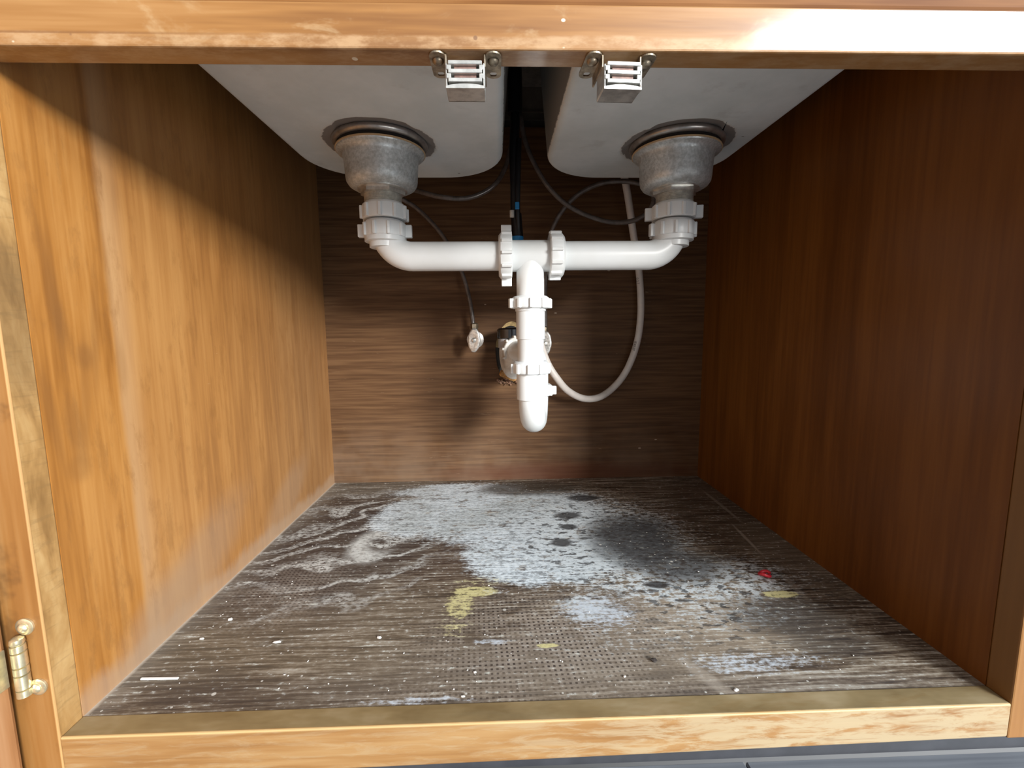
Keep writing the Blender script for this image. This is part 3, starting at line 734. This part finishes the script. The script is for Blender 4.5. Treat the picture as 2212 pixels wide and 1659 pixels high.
def valve(u, v, label, tilt):
    c = at(u, v, 1, .500)
    t = thing('shutoff_valve', label, 'valve', tuple(c), 'shutoff valves on the back panel')
    bm = nb(); x, z = .0112, .0215; n = 40
    R = Matrix.Translation(c) @ Matrix.Rotation(tilt, 4, 'Z') @ Matrix.Rotation(.06, 4, 'Y')
    rings = []
    for k, yy in ((.80, .003), (1.0, .0015), (1.02, -.0005), (.97, -.002), (.82, -.0026), (.45, -.0020), (.25, -.0012)):
        rings.append([bm.verts.new(R @ Vector((x*k*math.cos(2*PI*i/n)*(1+.03*math.cos(14*PI*i/n)), yy, z*k*math.sin(2*PI*i/n)*(1+.02*math.cos(20*PI*i/n))))) for i in range(n)])
    for A, B in zip(rings, rings[1:]):
        for i in range(n): bm.faces.new((A[i], A[(i+1) % n], B[(i+1) % n], B[i]))
    bm.faces.new(rings[0]); bm.faces.new(rings[-1])
    obj('handle', bm, M['chrome'], t, 50, label='oval metal handle')
    bm = nb(); lathe(bm, [(.0042, .0), (.0042, .002), (.0030, .0032), (.0012, .0034)], c+Vector((0, -.001, 0)), (0, -1, 0), 20); obj('screw', bm, M['steel'], t, 40)
    bm = nb(); lathe(bm, [(.0035, 0), (.0035, .012), (.0075, .0125), (.0075, .026), (.009, .0265), (.009, .044)], c+Vector((0, .003, 0)), (0, 1, 0), 24); obj('body', bm, M['steel_dark'], t, 40)
    bm = nb(); lathe(bm, [(.006, .008), (.006, .020), (.0072, .0205), (.0072, .029), (.0045, .031)], c+Vector((.0, .022, 0)), n=6); obj('compression_nut', bm, M['tarnish'], t, 30)
    bm = nb(); lathe(bm, [(.013, .0), (.016, -.0015), (.006, -.004)], Vector((c.x, D-.0005, c.z)), (0, 1, 0), 30); obj('escutcheon', bm, M['steel_dark'], t, 40)
    return t
valve(1024, 735, 'oval metal handled shutoff valve on the back panel left of the trap', -.30)
valve(1178, 742, 'oval metal handled shutoff valve half hidden behind the right of the trap', -.30)

# ------------------------------------------------------------------ magnetic catches under the top rail
def catch(cx, rot, label):
    t = thing('magnetic_catch', label, 'catch', (cx, 0, H), 'magnetic door catches')
    MT = Matrix.Translation((cx, .009, 0)) @ Matrix.Rotation(rot, 4, 'Z') @ Matrix.Translation((0, -.009, 0))
    def fin(name, bm, mat, sm=None):
        bmesh.ops.transform(bm, matrix=MT, verts=bm.verts); return obj(name, bm, mat, t, sm)
    for s in (-1, 1):
        bm = nb(); x0, x1 = sorted((s*.0125, s*.0230))
        ngon_plate(bm, rrect(x0, x1, .0008, .0300, .0050, 6), H-.0013, H-.0003, rrect((x0+x1)/2-.0022, (x0+x1)/2+.0022, .0225, .0272, .0014, 6))
        xa, xb = sorted((s*.0118, s*.0130)); box(bm, (xa, .004, H-.008), (xb, .028, H-.0003), .0003, 1)
        fin('mounting_ear', bm, M['tarnish'])
        bm = nb(); lathe(bm, [(.0037, .0010), (.0037, .0020), (.0026, .0034), (.0009, .0038)], (s*.0178, .0098, H), (0, 0, -1), 20)
        fin('screw', bm, M['tarnish'], 40)
    bm = nb(); zt, zb_ = H-.0065, H-.0222
    box(bm, (-.0124, .0035, zb_), (.0124, .0185, zb_+.0012), .0004, 1)       # bottom
    box(bm, (-.0124, .0170, zb_), (.0124, .0182, zt), .0004, 1)              # rear
    box(bm, (-.0124, .0005, zb_+.001), (-.0112, .018, zt-.001), .0004, 1)
    box(bm, (.0112, .0005, zb_+.001), (.0124, .018, zt-.001), .0004, 1)
    vs = []
    for i in range(13):                                                       # bowed front lip
        u = -.0122+.0244*i/12; w = .0014*(1-(u/.0122)**2)
        vs.append([bm.verts.new((u, .0005, zb_-.0002)), bm.verts.new((u, .0005, zb_+.0012+w)), bm.verts.new((u, .0040, zb_+.0012+w)), bm.verts.new((u, .0040, zb_-.0002))])
    for a, b in zip(vs, vs[1:]):
        for k in range(4): bm.faces.new((a[k], a[(k+1) % 4], b[(k+1) % 4], b[k]))
    bm.faces.new(vs[0]); bm.faces.new(vs[-1])
    fin('housing', bm, M['steel'])
    for zc in (H-.0078, H-.0128, H-.0180):
        bm = nb(); box(bm, (-.0106, -.0008, zc-.0012), (.0106, .016, zc+.0012), .0003, 1); fin('pole_plate', bm, M['steel'])
    for zc in (H-.0103, H-.0154):
        bm = nb(); box(bm, (-.0070, .0016, zc-.0016), (.0070, .015, zc+.0016), .0002, 1); fin('magnet', bm, M['magnet'])
        for s in (-1, 1):
            xa, xb = sorted((s*.0088, s*.0118)); bm = nb(); box(bm, (xa, -.0002, zc-.0015), (xb, .014, zc+.0015), .0003, 1); fin('spacer', bm, M['steel'])
    return t
catch(-.0625, .0, 'tarnished magnetic door catch under the top rail before the left sink bowl')
catch(.0375, .05, 'tarnished magnetic door catch under the top rail before the right sink bowl')

# ------------------------------------------------------------------ bits lying on the cabinet floor
p = at(1652, 1242, 2, .0006); bm = nb()
ring = [(p+Vector((.0052*math.cos(a)*1.15, .0046*math.sin(a), .0012*math.sin(2*a)+.0016))) for a in [2*PI*i/18 for i in range(17)]]
sweep(bm, ring, .0019, 10)
tag(obj('red_band', bm, M['red']), 'small red curled plastic bit on the cabinet floor at right', 'scrap')
p = at(345, 1467, 2, .0006); bm = nb(); box(bm, (-.016, -.0011, -.0003), (.016, .0011, .0014), .0006, 1, Matrix.Translation(p) @ Matrix.Rotation(-.02, 4, 'Z'))
tag(obj('wood_sliver', bm, M['crumb']), 'long white splinter lying near the front left corner of the floor', 'splinter')
def flake(size, flat, seed):
    rng = random.Random(seed); bm = nb(); bmesh.ops.create_icosphere(bm, subdivisions=1, radius=size)
    for v in bm.verts:
        v.co *= rng.uniform(.7, 1.3); v.co.z *= flat
    return bm
def lie(o, p, rz):
    o.rotation_euler = (0, 0, rz); o.location = p
    zmin = min((v.co.z for v in o.data.vertices)); o.location.z = -.0006 - zmin*o.scale.z
for (u, v, sz, el, lab) in ((497, 1338, .0034, 1.2, 'white paint crumb near the left edge of the floor'),
                            (600, 1388, .0032, 2.0, 'elongated white flake on the front left of the floor'),
                            (436, 1380, .0026, 1.3, 'white crumb by the left wall above the long splinter'),
                            (819, 1378, .0036, 1.2, 'powdery white crumb left of the shelf liner imprint'),
                            (1026, 1452, .0026, 1.0, 'white crumb with a dark speck before the shelf liner imprint'),
                            (1000, 1505, .0024, 1.2, 'white crumb at the sill edge in the middle front'),
                            (1349, 1461, .0022, 1.0, 'white crumb at the front right of the middle'),
                            (1590, 1490, .0026, 1.6, 'flat white flake near the sill at right')):
    o = obj('paint_flake', flake(sz, .45, u), M['crumb']); o.scale = (el*.7, .55, .7)
    tag(o, lab, 'crumb'); lie(o, at(u, v, 2, 0), random.uniform(-.4, .4))
o = obj('grit', flake(.0030, .6, 4), M['crumb_dark']); tag(o, 'black grain of grit at the front right of the floor', 'grit'); lie(o, at(1412, 1428, 2, 0), .6)
protos = [flake(.0013, .5, s) for s in range(5)]
meshes = []
for s, b in enumerate(protos):
    me = bpy.data.meshes.new('white_crumb'); b.to_mesh(me); b.free(); me.materials.append(M['crumb']); meshes.append(me)
rng = random.Random(11); first = None; cnt = 0
while cnt < 120:
    u, v = rng.uniform(260, 2000), 1060+440*rng.random()**.6
    q = at(u, v, 2, 0)
    if not (XL+.01 < q.x < XR-.06 and .03 < q.y < .52): continue
    if first is None:
        o = first = bpy.data.objects.new('white_crumb', meshes[0])
        tag(o, 'tiny white crumb scattered on the stained cabinet floor', 'crumb', 'tiny white crumbs on the cabinet floor')
    else:
        o = first.copy(); o.data = meshes[cnt % 5]
    COL.objects.link(o)
    s = rng.uniform(.22, .62); o.scale = (s*rng.uniform(.8, 1.5), s, s)
    o.rotation_euler = (0, 0, rng.uniform(0, PI)); o.location = q
    o.location.z = -.0006 - s*min(vv.co.z for vv in o.data.vertices)
    cnt += 1
